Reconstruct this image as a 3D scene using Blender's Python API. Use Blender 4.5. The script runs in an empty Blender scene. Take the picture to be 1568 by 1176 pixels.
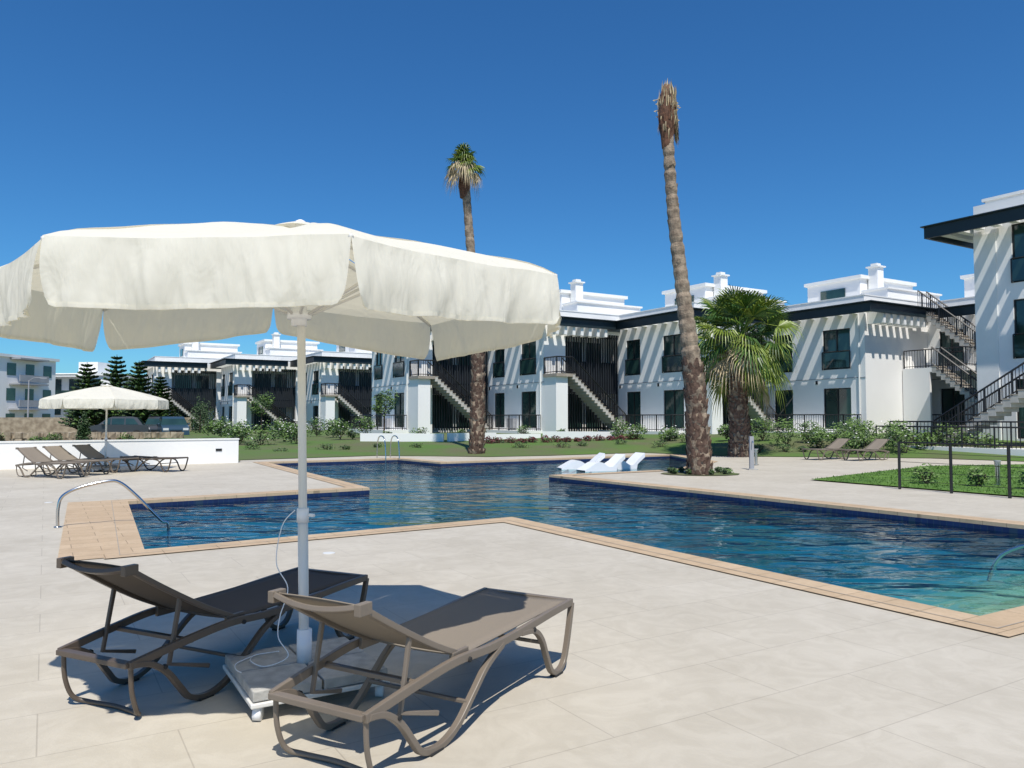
import bpy, math, random
from mathutils import Vector, Matrix, noise
from mathutils.geometry import tessellate_polygon
random.seed(7)
R = math.radians
scene = bpy.context.scene
U1 = Vector((.518, -.855, 0)); U2 = Vector((.855, .518, 0)); E = -U1
Z = Vector((0, 0, 1))

# ---------------------------------------------------------------- materials
def nmat(name, col, rough=.7, var=.0, nscale=3., col2=None, bump=0., bscale=30., metal=0., spec=.5, detail=4):
    m = bpy.data.materials.new(name); m.use_nodes = True
    nt = m.node_tree; b = nt.nodes['Principled BSDF']
    b.inputs['Roughness'].default_value = rough
    b.inputs['Metallic'].default_value = metal
    b.inputs['Specular IOR Level'].default_value = spec
    b.inputs['Base Color'].default_value = (*col, 1)
    tc = nt.nodes.new('ShaderNodeTexCoord')
    if col2 is None and var > 0:
        col2 = tuple(max(0, c*(1-var)) for c in col)
    if col2 is not None:
        n = nt.nodes.new('ShaderNodeTexNoise'); n.inputs['Scale'].default_value = nscale
        n.inputs['Detail'].default_value = detail
        nt.links.new(tc.outputs['Object'], n.inputs['Vector'])
        r = nt.nodes.new('ShaderNodeValToRGB')
        r.color_ramp.elements[0].position = .35; r.color_ramp.elements[1].position = .65
        r.color_ramp.elements[0].color = (*col2, 1); r.color_ramp.elements[1].color = (*col, 1)
        nt.links.new(n.outputs['Fac'], r.inputs['Fac'])
        nt.links.new(r.outputs['Color'], b.inputs['Base Color'])
    if bump > 0:
        n2 = nt.nodes.new('ShaderNodeTexNoise'); n2.inputs['Scale'].default_value = bscale
        n2.inputs['Detail'].default_value = 5
        nt.links.new(tc.outputs['Object'], n2.inputs['Vector'])
        bp = nt.nodes.new('ShaderNodeBump'); bp.inputs['Strength'].default_value = bump
        bp.inputs['Distance'].default_value = .02
        nt.links.new(n2.outputs['Fac'], bp.inputs['Height'])
        nt.links.new(bp.outputs['Normal'], b.inputs['Normal'])
    return m

def deck_mat(name, c1, c2, cm, bw, rh, rot, mortar=.004, nscale=.6, dk=(.84, .83, .81)):
    m = bpy.data.materials.new(name); m.use_nodes = True
    nt = m.node_tree; b = nt.nodes['Principled BSDF']; b.inputs['Roughness'].default_value = .62
    b.inputs['Specular IOR Level'].default_value = .3
    tc = nt.nodes.new('ShaderNodeTexCoord'); mp = nt.nodes.new('ShaderNodeMapping')
    mp.inputs['Rotation'].default_value = (0, 0, rot)
    nt.links.new(tc.outputs['Object'], mp.inputs['Vector'])
    br = nt.nodes.new('ShaderNodeTexBrick'); br.offset = 0.5
    br.inputs['Scale'].default_value = 1; br.inputs['Brick Width'].default_value = bw
    br.inputs['Row Height'].default_value = rh; br.inputs['Mortar Size'].default_value = mortar
    br.inputs['Mortar Smooth'].default_value = .3
    br.inputs['Color1'].default_value = (*c1, 1); br.inputs['Color2'].default_value = (*c2, 1)
    br.inputs['Mortar'].default_value = (*cm, 1)
    nt.links.new(mp.outputs[0], br.inputs['Vector'])
    src = br.outputs['Color']
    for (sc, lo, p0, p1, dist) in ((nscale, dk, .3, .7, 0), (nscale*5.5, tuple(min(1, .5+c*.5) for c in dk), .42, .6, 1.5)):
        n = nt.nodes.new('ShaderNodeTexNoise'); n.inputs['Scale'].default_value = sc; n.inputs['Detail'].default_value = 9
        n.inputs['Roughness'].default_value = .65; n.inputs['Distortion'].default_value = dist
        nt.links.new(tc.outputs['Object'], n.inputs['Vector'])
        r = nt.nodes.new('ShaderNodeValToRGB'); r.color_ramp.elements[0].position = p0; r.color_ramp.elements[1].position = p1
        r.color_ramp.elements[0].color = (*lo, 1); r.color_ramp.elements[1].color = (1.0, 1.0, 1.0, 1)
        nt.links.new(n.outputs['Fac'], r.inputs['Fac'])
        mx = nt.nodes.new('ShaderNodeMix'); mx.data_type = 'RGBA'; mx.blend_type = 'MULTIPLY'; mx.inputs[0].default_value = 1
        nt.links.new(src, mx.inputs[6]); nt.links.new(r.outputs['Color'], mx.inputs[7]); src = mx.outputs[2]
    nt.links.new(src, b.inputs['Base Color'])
    n2 = nt.nodes.new('ShaderNodeTexNoise'); n2.inputs['Scale'].default_value = 60
    nt.links.new(tc.outputs['Object'], n2.inputs['Vector'])
    bp = nt.nodes.new('ShaderNodeBump'); bp.inputs['Strength'].default_value = .15; bp.inputs['Distance'].default_value = .01
    nt.links.new(n2.outputs['Fac'], bp.inputs['Height']); nt.links.new(bp.outputs['Normal'], b.inputs['Normal'])
    return m

M = {}
ang = -math.atan2(U2.y, U2.x)
M['deck'] = deck_mat('deck_tile', (.565, .52, .435), (.545, .50, .415), (.43, .39, .325), 1.2, .6, ang)
M['coping'] = deck_mat('coping_stone', (.60, .455, .30), (.54, .40, .255), (.34, .25, .16), .6, .33, ang, .006, 2.5)
M['white'] = nmat('white_render', (.87, .865, .845), .85, .04, .5, bump=.06, bscale=15)
M['white2'] = nmat('white_paint', (.83, .83, .80), .6, .04, 2)
M['dark'] = nmat('dark_canopy_paint', (.014, .026, .032), .45, .2, 2)
M['black'] = nmat('black_metal', (.012, .012, .014), .4)
M['slat'] = nmat('slat_metal', (.018, .022, .028), .45)
M['steel'] = nmat('steel', (.55, .56, .57), .18, metal=1.)
M['glass'] = nmat('window_glass', (.012, .03, .03), .05, col2=(.03, .07, .06), nscale=.5, spec=.8)
M['recess'] = nmat('recess_wall', (.30, .31, .33), .9, .2, 1)
M['stairstone'] = nmat('stair_tread', (.38, .33, .27), .8, .2, 5)
M['stairside'] = nmat('stair_concrete', (.50, .48, .44), .9, .15, 3)
M['tile_dark'] = deck_mat('waterline_tile', (.006, .022, .09), (.008, .03, .11), (.02, .05, .10), .1, .1, ang, .006)
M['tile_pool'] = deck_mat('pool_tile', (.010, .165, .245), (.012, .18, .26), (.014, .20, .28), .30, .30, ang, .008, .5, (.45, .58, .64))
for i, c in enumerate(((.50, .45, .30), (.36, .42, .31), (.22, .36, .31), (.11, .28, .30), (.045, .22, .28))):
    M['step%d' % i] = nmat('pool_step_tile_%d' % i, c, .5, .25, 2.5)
M['lawn'] = nmat('lawn_grass', (.10, .20, .022), .9, nscale=1.2, col2=(.06, .135, .016), bump=.6, bscale=60)
M['garden'] = nmat('garden_grass', (.075, .15, .022), .95, nscale=.35, col2=(.11, .115, .05), bump=.5, bscale=25)
M['earth'] = nmat('dry_earth', (.30, .25, .18), .95, nscale=.05, col2=(.16, .17, .09), bump=.4, bscale=3)
M['asphalt'] = nmat('asphalt', (.06, .06, .06), .9, .2, 2)
M['leafA'] = nmat('leaf_dark', (.035, .08, .018), .6, .4, 8)
M['leafB'] = nmat('leaf_light', (.11, .20, .035), .55, .3, 8)
M['leafRed'] = nmat('leaf_red', (.12, .02, .02), .6, .4, 8)
M['flower'] = nmat('white_flower', (.7, .7, .68), .6)
M['palmA'] = nmat('palm_leaf_dark', (.05, .12, .016), .45, .3, 5)
M['palmB'] = nmat('palm_leaf_light', (.20, .27, .035), .45, .3, 5)
M['palmDry'] = nmat('palm_leaf_dry', (.55, .45, .28), .8, .4, 6)
M['palmBrown'] = nmat('palm_husk', (.17, .08, .045), .85, .5, 10)
M['trunk'] = nmat('palm_trunk', (.36, .28, .20), .9, nscale=6, col2=(.16, .12, .085), bump=1, bscale=25)
M['boot'] = nmat('palm_boot', (.17, .105, .075), .9, nscale=8, col2=(.07, .04, .028), bump=.8, bscale=25)
M['bark'] = nmat('bark', (.09, .06, .04), .9, .4, 8)
M['sling'] = nmat('sling_fabric', (.235, .20, .16), .75, .12, 400, spec=.2)
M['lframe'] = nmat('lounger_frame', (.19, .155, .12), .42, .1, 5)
M['lframe_shaded'] = nmat('lounger_frame_shaded', (.105, .08, .06), .42, .1, 5)  # same frame as the lighter one, with shade painted into the colour
M['sling_shaded'] = nmat('sling_fabric_shaded', (.09, .074, .06), .75, .12, 400, spec=.2)  # copy of the sling fabric, darkened in colour to stand in for shade
M['pole'] = nmat('white_pole', (.74, .73, .69), .3, .03, 4)
M['concrete'] = nmat('concrete_slab', (.45, .44, .41), .85, .25, 14, bump=.3, bscale=60)
M['plastic'] = nmat('white_plastic', (.82, .83, .84), .25)
M['rubber'] = nmat('rubber', (.02, .02, .02), .8)
M['carA'] = nmat('car_paint_grey', (.045, .05, .055), .25, spec=.7)
M['carB'] = nmat('car_paint_blue', (.03, .06, .09), .25, spec=.7)
M['lamp'] = nmat('headlamp', (.7, .7, .7), .1)
M['stone'] = nmat('rubble_stone', (.42, .35, .25), .9, nscale=2.5, col2=(.24, .19, .13), bump=1, bscale=4)
M['greywall'] = nmat('grey_render', (.36, .37, .39), .85, .15, 1)

def fabric():
    m = bpy.data.materials.new('parasol_canvas'); m.use_nodes = True
    nt = m.node_tree; nt.nodes.remove(nt.nodes['Principled BSDF']); out = nt.nodes['Material Output']
    d = nt.nodes.new('ShaderNodeBsdfDiffuse'); d.inputs['Color'].default_value = (.81, .795, .71, 1)
    t = nt.nodes.new('ShaderNodeBsdfTranslucent'); t.inputs['Color'].default_value = (.82, .76, .56, 1)
    mx = nt.nodes.new('ShaderNodeMixShader'); mx.inputs[0].default_value = .34
    tc = nt.nodes.new('ShaderNodeTexCoord')
    n = nt.nodes.new('ShaderNodeTexNoise'); n.inputs['Scale'].default_value = 7; n.inputs['Detail'].default_value = 3.
    n.inputs['Distortion'].default_value = .5
    mp = nt.nodes.new('ShaderNodeMapping'); mp.inputs['Scale'].default_value = (1.3, 1.3, .55)
    nt.links.new(tc.outputs['Object'], mp.inputs[0]); nt.links.new(mp.outputs[0], n.inputs['Vector'])
    bp = nt.nodes.new('ShaderNodeBump'); bp.inputs['Strength'].default_value = .42; bp.inputs['Distance'].default_value = .045
    nt.links.new(n.outputs['Fac'], bp.inputs['Height'])
    for s in (d, t): nt.links.new(bp.outputs['Normal'], s.inputs['Normal'])
    nt.links.new(d.outputs[0], mx.inputs[1]); nt.links.new(t.outputs[0], mx.inputs[2])
    nt.links.new(mx.outputs[0], out.inputs['Surface'])
    return m
M['canvas'] = fabric()

def watermat():
    m = bpy.data.materials.new('pool_water'); m.use_nodes = True
    nt = m.node_tree; nt.nodes.remove(nt.nodes['Principled BSDF']); out = nt.nodes['Material Output']
    tr = nt.nodes.new('ShaderNodeBsdfTransparent'); tr.inputs['Color'].default_value = (.57, .87, .91, 1)
    gl = nt.nodes.new('ShaderNodeBsdfGlossy'); gl.inputs['Roughness'].default_value = .02
    fr = nt.nodes.new('ShaderNodeFresnel'); fr.inputs['IOR'].default_value = 1.33
    mx = nt.nodes.new('ShaderNodeMixShader')
    tc = nt.nodes.new('ShaderNodeTexCoord')
    def layer(sc, stretch, rot, dist, det):
        mp = nt.nodes.new('ShaderNodeMapping'); mp.inputs['Rotation'].default_value = (0, 0, R(rot)); mp.inputs['Scale'].default_value = stretch
        nt.links.new(tc.outputs['Object'], mp.inputs[0])
        n = nt.nodes.new('ShaderNodeTexNoise'); n.inputs['Scale'].default_value = sc; n.inputs['Detail'].default_value = det
        n.inputs['Distortion'].default_value = .7; n.inputs['Roughness'].default_value = .4
        nt.links.new(mp.outputs[0], n.inputs['Vector'])
        bp = nt.nodes.new('ShaderNodeBump'); bp.inputs['Strength'].default_value = 1.0; bp.inputs['Distance'].default_value = dist
        nt.links.new(n.outputs['Fac'], bp.inputs['Height']); return bp
    b1 = layer(1.0, (.8, 1.5, 1), 12, .095, 1.0)
    b2 = layer(2.8, (.8, 1.5, 1), -15, .032, 2.0)
    nt.links.new(b1.outputs['Normal'], b2.inputs['Normal'])
    nt.links.new(b2.outputs['Normal'], gl.inputs['Normal']); nt.links.new(b2.outputs['Normal'], fr.inputs['Normal'])
    nt.links.new(fr.outputs[0], mx.inputs[0]); nt.links.new(tr.outputs[0], mx.inputs[1]); nt.links.new(gl.outputs[0], mx.inputs[2])
    nt.links.new(mx.outputs[0], out.inputs['Surface'])
    return m
M['water'] = watermat()

# ---------------------------------------------------------------- mesh builder
class MB:
    def __init__(s): s.v = []; s.f = []; s.m = []; s.mats = []
    def mi(s, mat):
        mat = M[mat]
        if mat not in s.mats: s.mats.append(mat)
        return s.mats.index(mat)
    def poly(s, pts, mat):
        b = len(s.v); s.v += [Vector(p) for p in pts]; s.f.append(tuple(range(b, b+len(pts)))); s.m.append(s.mi(mat))
    def box(s, P, a, b, c, mat):
        k = len(s.v)
        for z in c:
            for x, y in ((a[0], b[0]), (a[1], b[0]), (a[1], b[1]), (a[0], b[1])): s.v.append(P(x, y, z))
        i = s.mi(mat)
        for f in ((0, 3, 2, 1), (4, 5, 6, 7), (0, 1, 5, 4), (1, 2, 6, 5), (2, 3, 7, 6), (3, 0, 4, 7)):
            s.f.append(tuple(k+q for q in f)); s.m.append(i)
    def tube(s, pts, r, mat, n=8, cap=True, side=None, rect=None):
        pts = [Vector(p) for p in pts]; k = len(s.v); i = s.mi(mat)
        rr = r if isinstance(r, (list, tuple)) else [r]*len(pts)
        prev = None
        if rect: n = 4
        for j, p in enumerate(pts):
            t = (pts[min(j+1, len(pts)-1)]-pts[max(j-1, 0)]).normalized()
            if side is not None: a = Vector(side)
            elif prev is None: a = t.cross(Z if abs(t.z) < .9 else Vector((1, 0, 0))).normalized()
            else: a = (prev-t*prev.dot(t)).normalized()
            prev = a; b = t.cross(a).normalized()
            if rect:
                for sx, sy in ((1, 1), (-1, 1), (-1, -1), (1, -1)): s.v.append(p+a*rect[0]*sx+b*rect[1]*sy)
            else:
                for q in range(n):
                    th = 2*math.pi*q/n; s.v.append(p+(a*math.cos(th)+b*math.sin(th))*rr[j])
        for j in range(len(pts)-1):
            for q in range(n):
                s.f.append((k+j*n+q, k+j*n+(q+1) % n, k+(j+1)*n+(q+1) % n, k+(j+1)*n+q)); s.m.append(i)
        if cap:
            s.f.append(tuple(k+q for q in range(n))[::-1]); s.m.append(i)
            e = k+(len(pts)-1)*n; s.f.append(tuple(e+q for q in range(n))); s.m.append(i)
    def grid(s, fn, nu, nv, mat):
        k = len(s.v); i = s.mi(mat)
        for a in range(nu+1):
            for b in range(nv+1): s.v.append(Vector(fn(a/nu, b/nv)))
        for a in range(nu):
            for b in range(nv):
                q = k+a*(nv+1)+b; s.f.append((q, q+nv+1, q+nv+2, q+1)); s.m.append(i)
    def obj(s, name, parent=None, smooth=False, bevel=0):
        me = bpy.data.meshes.new(name); me.from_pydata(s.v, [], s.f)
        for mt in s.mats: me.materials.append(mt)
        me.polygons.foreach_set('material_index', s.m)
        if smooth: me.polygons.foreach_set('use_smooth', [True]*len(s.f))
        me.update(); o = bpy.data.objects.new(name, me); scene.collection.objects.link(o)
        if parent: o.parent = parent
        if bevel:
            md = o.modifiers.new('bevel', 'BEVEL'); md.width = bevel; md.segments = 2; md.limit_method = 'ANGLE'
        return o

def empty(name, loc=(0, 0, 0), rz=0, rx=0, ry=0):
    o = bpy.data.objects.new(name, None); scene.collection.objects.link(o)
    o.location = loc; o.rotation_euler = (rx, ry, rz); return o
def W(x, y, z): return Vector((x, y, z))
def smooth_pts(p, n=6):
    p = [Vector(q) for q in p]; o = []
    for i in range(len(p)-1):
        a = p[max(i-1, 0)]; b = p[i]; c = p[i+1]; d = p[min(i+2, len(p)-1)]
        for k in range(n):
            t = k/n
            o.append(.5*((2*b)+(-a+c)*t+(2*a-5*b+4*c-d)*t*t+(-a+3*b-3*c+d)*t**3))
    o.append(p[-1]); return o

# ---------------------------------------------------------------- ground, deck, pool
pool = [(-4.31, 9.1), (0, 12.07), (3.64, 6.06), (8.7, 9.05), (1.0, 20.9), (4.9, 23.2), (6.9, 27.5), (6.6, 32.3),
        (-2.48, 26.8), (-4.36, 29.4), (-8.53, 26.9), (-3.15, 17.1), (-7.1, 14.3)]
area = sum(pool[i][0]*pool[(i+1) % len(pool)][1]-pool[(i+1) % len(pool)][0]*pool[i][1] for i in range(len(pool)))
SGN = 1 if area > 0 else -1
def offset(poly, d):
    n = len(poly); out = []
    for i in range(n):
        p0 = Vector(poly[i-1]); p1 = Vector(poly[i]); p2 = Vector(poly[(i+1) % n])
        a = (p1-p0).normalized(); b = (p2-p1).normalized()
        na = Vector((a.y, -a.x))*SGN; nb = Vector((b.y, -b.x))*SGN
        m = (na+nb).normalized(); k = d/max(.4, m.dot(na)); out.append(tuple(p1+m*k))
    return out
def sheet(name, loops, z, mat, parent=None):
    vs = [Vector((p[0], p[1], 0)) for l in loops for p in l]
    tris = tessellate_polygon([[Vector((p[0], p[1], 0)) for p in l] for l in loops])
    b = MB(); i = b.mi(mat)
    b.v = [Vector((v.x, v.y, z)) for v in vs]
    for t in tris:
        a, c, d = [vs[q] for q in t]
        if (c-a).cross(d-a).z < 0: t = t[::-1]
        b.f.append(tuple(t)); b.m.append(i)
    return b.obj(name, parent)
deck_out = [(-50, -14), (50, -14), (50, 60), (-20, 60), (-9.6, 27.2), (-50, 2.7)]
G = 2500
sheet('ground', [[(-G, -G), (G, -G), (G, G), (-G, G)], deck_out], 0.0, 'earth')
sheet('pool_deck', [deck_out, pool], 0.0, 'deck')
cop = offset(pool, .42)
sheet('pool_coping', [cop, pool], .012, 'coping')
a0 = Vector((-7.4, 14.6)); a1 = Vector((-4.2, 8.75)); w2 = Vector((U2.x, U2.y))
sheet('stone_apron', [[tuple(a0-w2*.85), tuple(a1-w2*.8), tuple(a1-w2*.02), tuple(a0-w2*.02)]], .008, 'coping')
sheet('coping_joint', [offset(pool, .27), offset(pool, .258)], .016, 'stairstone')
FL = -.52
pb = MB()
n = len(pool)
for i in range(n):
    p = pool[i]; q = pool[(i+1) % n]
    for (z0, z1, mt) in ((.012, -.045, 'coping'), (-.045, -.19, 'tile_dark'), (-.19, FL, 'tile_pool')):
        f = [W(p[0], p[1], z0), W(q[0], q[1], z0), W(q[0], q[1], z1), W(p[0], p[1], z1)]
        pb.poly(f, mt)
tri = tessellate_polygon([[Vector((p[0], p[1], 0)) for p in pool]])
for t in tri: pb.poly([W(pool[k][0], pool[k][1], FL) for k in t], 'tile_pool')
basin = pb.obj('pool_basin')
ST = MB()
c3 = Vector((3.64, 6.06, 0))
def PS(a, b, z): return c3+U2*a+E*b+Z*z
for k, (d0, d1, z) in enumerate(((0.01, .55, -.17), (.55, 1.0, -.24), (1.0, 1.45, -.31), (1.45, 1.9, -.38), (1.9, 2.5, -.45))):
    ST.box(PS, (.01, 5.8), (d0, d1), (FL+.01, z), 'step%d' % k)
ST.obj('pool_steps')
sheet('pool_water', [offset(pool, -.004)], -.115, 'water')

# ---------------------------------------------------------------- garden terrain
F = [(-10.0, 28.2, .02), (-5.5, 31.6, .02), (-3.2, 31.2, .02), (-1, 30.6, .02), (1.5, 31.6, .02), (5.8, 34.3, .02), (8.6, 31, .02),
     (12, 30.5, .02), (16, 29.6, .02), (19, 26.5, .02), (24, 19, .02), (50, 8, .02)]
Mi = [(-16, 36, .25), (-10, 36, .3), (-5, 36.3, .32), (-1, 36, .32), (3, 36.5, .32), (7, 36.5, .35), (10, 34.5, .38), (13.5, 33.5, .42), (17, 32.2, .42), (20, 29, .42), (25.5, 20.5, .4), (51, 11, .4)]
Mk = [(-26, 52, .3), (-14, 45, .42), (-7, 44, .55), (-2, 43.5, .6), (3, 42, .6), (8, 40, .6), (12, 38, .65), (15, 36.6, .7), (18.5, 35, .7), (23, 31, .7), (28, 22, .6), (52, 14, .5)]
Fr = [(-80+14*i, 190, (.1 if i < 4 else .7)) for i in range(12)]
g = MB()
rows = [F, Mi, Mk, Fr]
for a in range(3):
    for i in range(11):
        g.poly([rows[a][i], rows[a][i+1], rows[a+1][i+1], rows[a+1][i]], 'garden')
g.poly([(-10.0, 28.2, -.2), (-16, 36, -.2), (-16, 36, .25), (-10.0, 28.2, .02)], 'white')
g.poly([(-16, 36, -.2), (-26, 52, -.2), (-26, 52, .3), (-16, 36, .25)], 'white')
g.obj('garden_ground')
lawn = [(7.4, 19.2), (12.6, 10.6), (27, 17), (22, 22.5), (17, 25.5), (13.2, 24.6)]
sheet('lawn', [lawn], .03, 'lawn')
def inside(x, y, lawn):
    ins = False; j = len(lawn)-1
    for k in range(len(lawn)):
        if (lawn[k][1] > y) != (lawn[j][1] > y) and x < (lawn[j][0]-lawn[k][0])*(y-lawn[k][1])/(lawn[j][1]-lawn[k][1])+lawn[k][0]: ins = not ins
        j = k
    return ins
gl = MB()
for i in range(26000):
    x = random.uniform(7.4, 22); y = random.uniform(11, 25)
    if not inside(x, y, lawn): continue
    a = random.uniform(0, 6.28); h = random.uniform(.02, .05); w = .012
    dx, dy = math.cos(a)*w, math.sin(a)*w
    gl.poly([(x-dx, y-dy, .03), (x+dx, y+dy, .03), (x+random.uniform(-.03, .03), y+random.uniform(-.03, .03), .03+h)], random.choice(['leafB', 'lawn', 'lawn']))
gl.obj('grass')

wb = MB()
o0 = Vector((-9.5, 26.8, 0))
def PW(a, b, z): return o0-U2*a+E*b+Z*z
wb.box(PW, (0, 45), (0, .25), (-.1, .80), 'white')
wb.box(PW, (-.02, 45), (-.02, .27), (.80, .845), 'white2')
wb.box(PW, (.55, .75), (-.02, 0), (.42, .5), 'black')
wb.obj('boundary_wall')
def line_wall(b, p, q, z0, z1, th, mat):
    p = Vector((*p, 0)); q = Vector((*q, 0)); d = (q-p); L = d.length; d.normalize(); nn = Vector((-d.y, d.x, 0))
    b.box(lambda x, y, z: p+d*x+nn*y+Z*z, (0, L), (0, th), (z0, z1), mat)
for (p, q, z1) in (((-7.6, 38.6), (-3.4, 38.0), .78), ((-3.1, 38.0), (-.8, 39.4), .80), ((1.6, 40.2), (5.2, 39.2), .85), ((-1.0, 39.4), (1.5, 40.2), .72)):
    rw = MB(); line_wall(rw, p, q, 0, z1, .22, 'white'); rw.obj('retaining_wall')

# ---------------------------------------------------------------- buildings
def wall_open(b, P, s0, s1, T, Zr, opens, mat):
    ts = sorted(set([T[0], T[1]]+[o[0] for o in opens]+[o[1] for o in opens]))
    zs = sorted(set([Zr[0], Zr[1]]+[o[2] for o in opens]+[o[3] for o in opens]))
    for i in range(len(ts)-1):
        run = None
        for j in range(len(zs)-1):
            tm = (ts[i]+ts[i+1])/2; zm = (zs[j]+zs[j+1])/2
            hit = any(o[0] < tm < o[1] and o[2] < zm < o[3] for o in opens)
            if hit:
                if run: b.box(P, (s0, s1), (ts[i], ts[i+1]), run, mat); run = None
            else: run = (run[0], zs[j+1]) if run else (zs[j], zs[j+1])
        if run: b.box(P, (s0, s1), (ts[i], ts[i+1]), run, mat)

def window(bg, bf, P, s, o, bars=1):
    t0, t1, z0, z1 = o
    bg.box(P, (s+.10, s+.13), (t0, t1), (z0, z1), 'glass')
    f = .06
    bf.box(P, (s+.06, s+.10), (t0, t0+f), (z0, z1), 'black'); bf.box(P, (s+.06, s+.10), (t1-f, t1), (z0, z1), 'black')
    bf.box(P, (s+.062, s+.098), (t0+f, t1-f), (z1-f, z1), 'black'); bf.box(P, (s+.062, s+.098), (t0+f, t1-f), (z0, z0+f), 'black')
    for k in range(bars):
        tm = t0+(t1-t0)*(k+1)/(bars+1); bf.box(P, (s+.06, s+.099), (tm-.035, tm+.035), (z0+f, z1-f), 'black')

def rail(b, pts, h=1.0, mat='black', sp=.15, r=.02, balusters=True):
    for i in range(len(pts)-1):
        p = Vector(pts[i]); q = Vector(pts[i+1]); L = (q-p).length
        b.tube([p+Z*h, q+Z*h], r*1.5, mat, 4); b.tube([p+Z*.1, q+Z*.1], r, mat, 4)
        n = max(1, int(L/sp)) if balusters else max(1, int(L/1.2))
        for k in range(n+1):
            a = p.lerp(q, k/n); rr = r*1.9 if k % 8 == 0 or not balusters else r*.6
            b.tube([a, a+Z*h], rr, mat, 4, cap=False)

def stair(bs, br, P, s0, s1, t0, t1, z0, z1, n=18, rails=(0, 1)):
    for k in range(n):
        a = s0+(s1-s0)*k/n; c = s0+(s1-s0)*(k+1)/n; zt = z0+(z1-z0)*(k+1)/n; zb = z0+(z1-z0)*k/n
        rr = (min(a, c), max(a, c))
        bs.box(P, rr, (t0, t1), (max(z0-.4, zb-.16), zt-.05), 'stairside')
        ex = .03 if s1 > s0 else -.03
        bs.box(P, (min(a-ex, c), max(a-ex, c)), (t0-.01, t1+.01), (zt-.05, zt), 'stairstone')
    for q in rails:
        t = t0+.03 if q == 0 else t1-.03
        rail(br, [P(s0, t, z0+.05), P(s1, t, z1+.05)], .98, r=.026)

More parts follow.
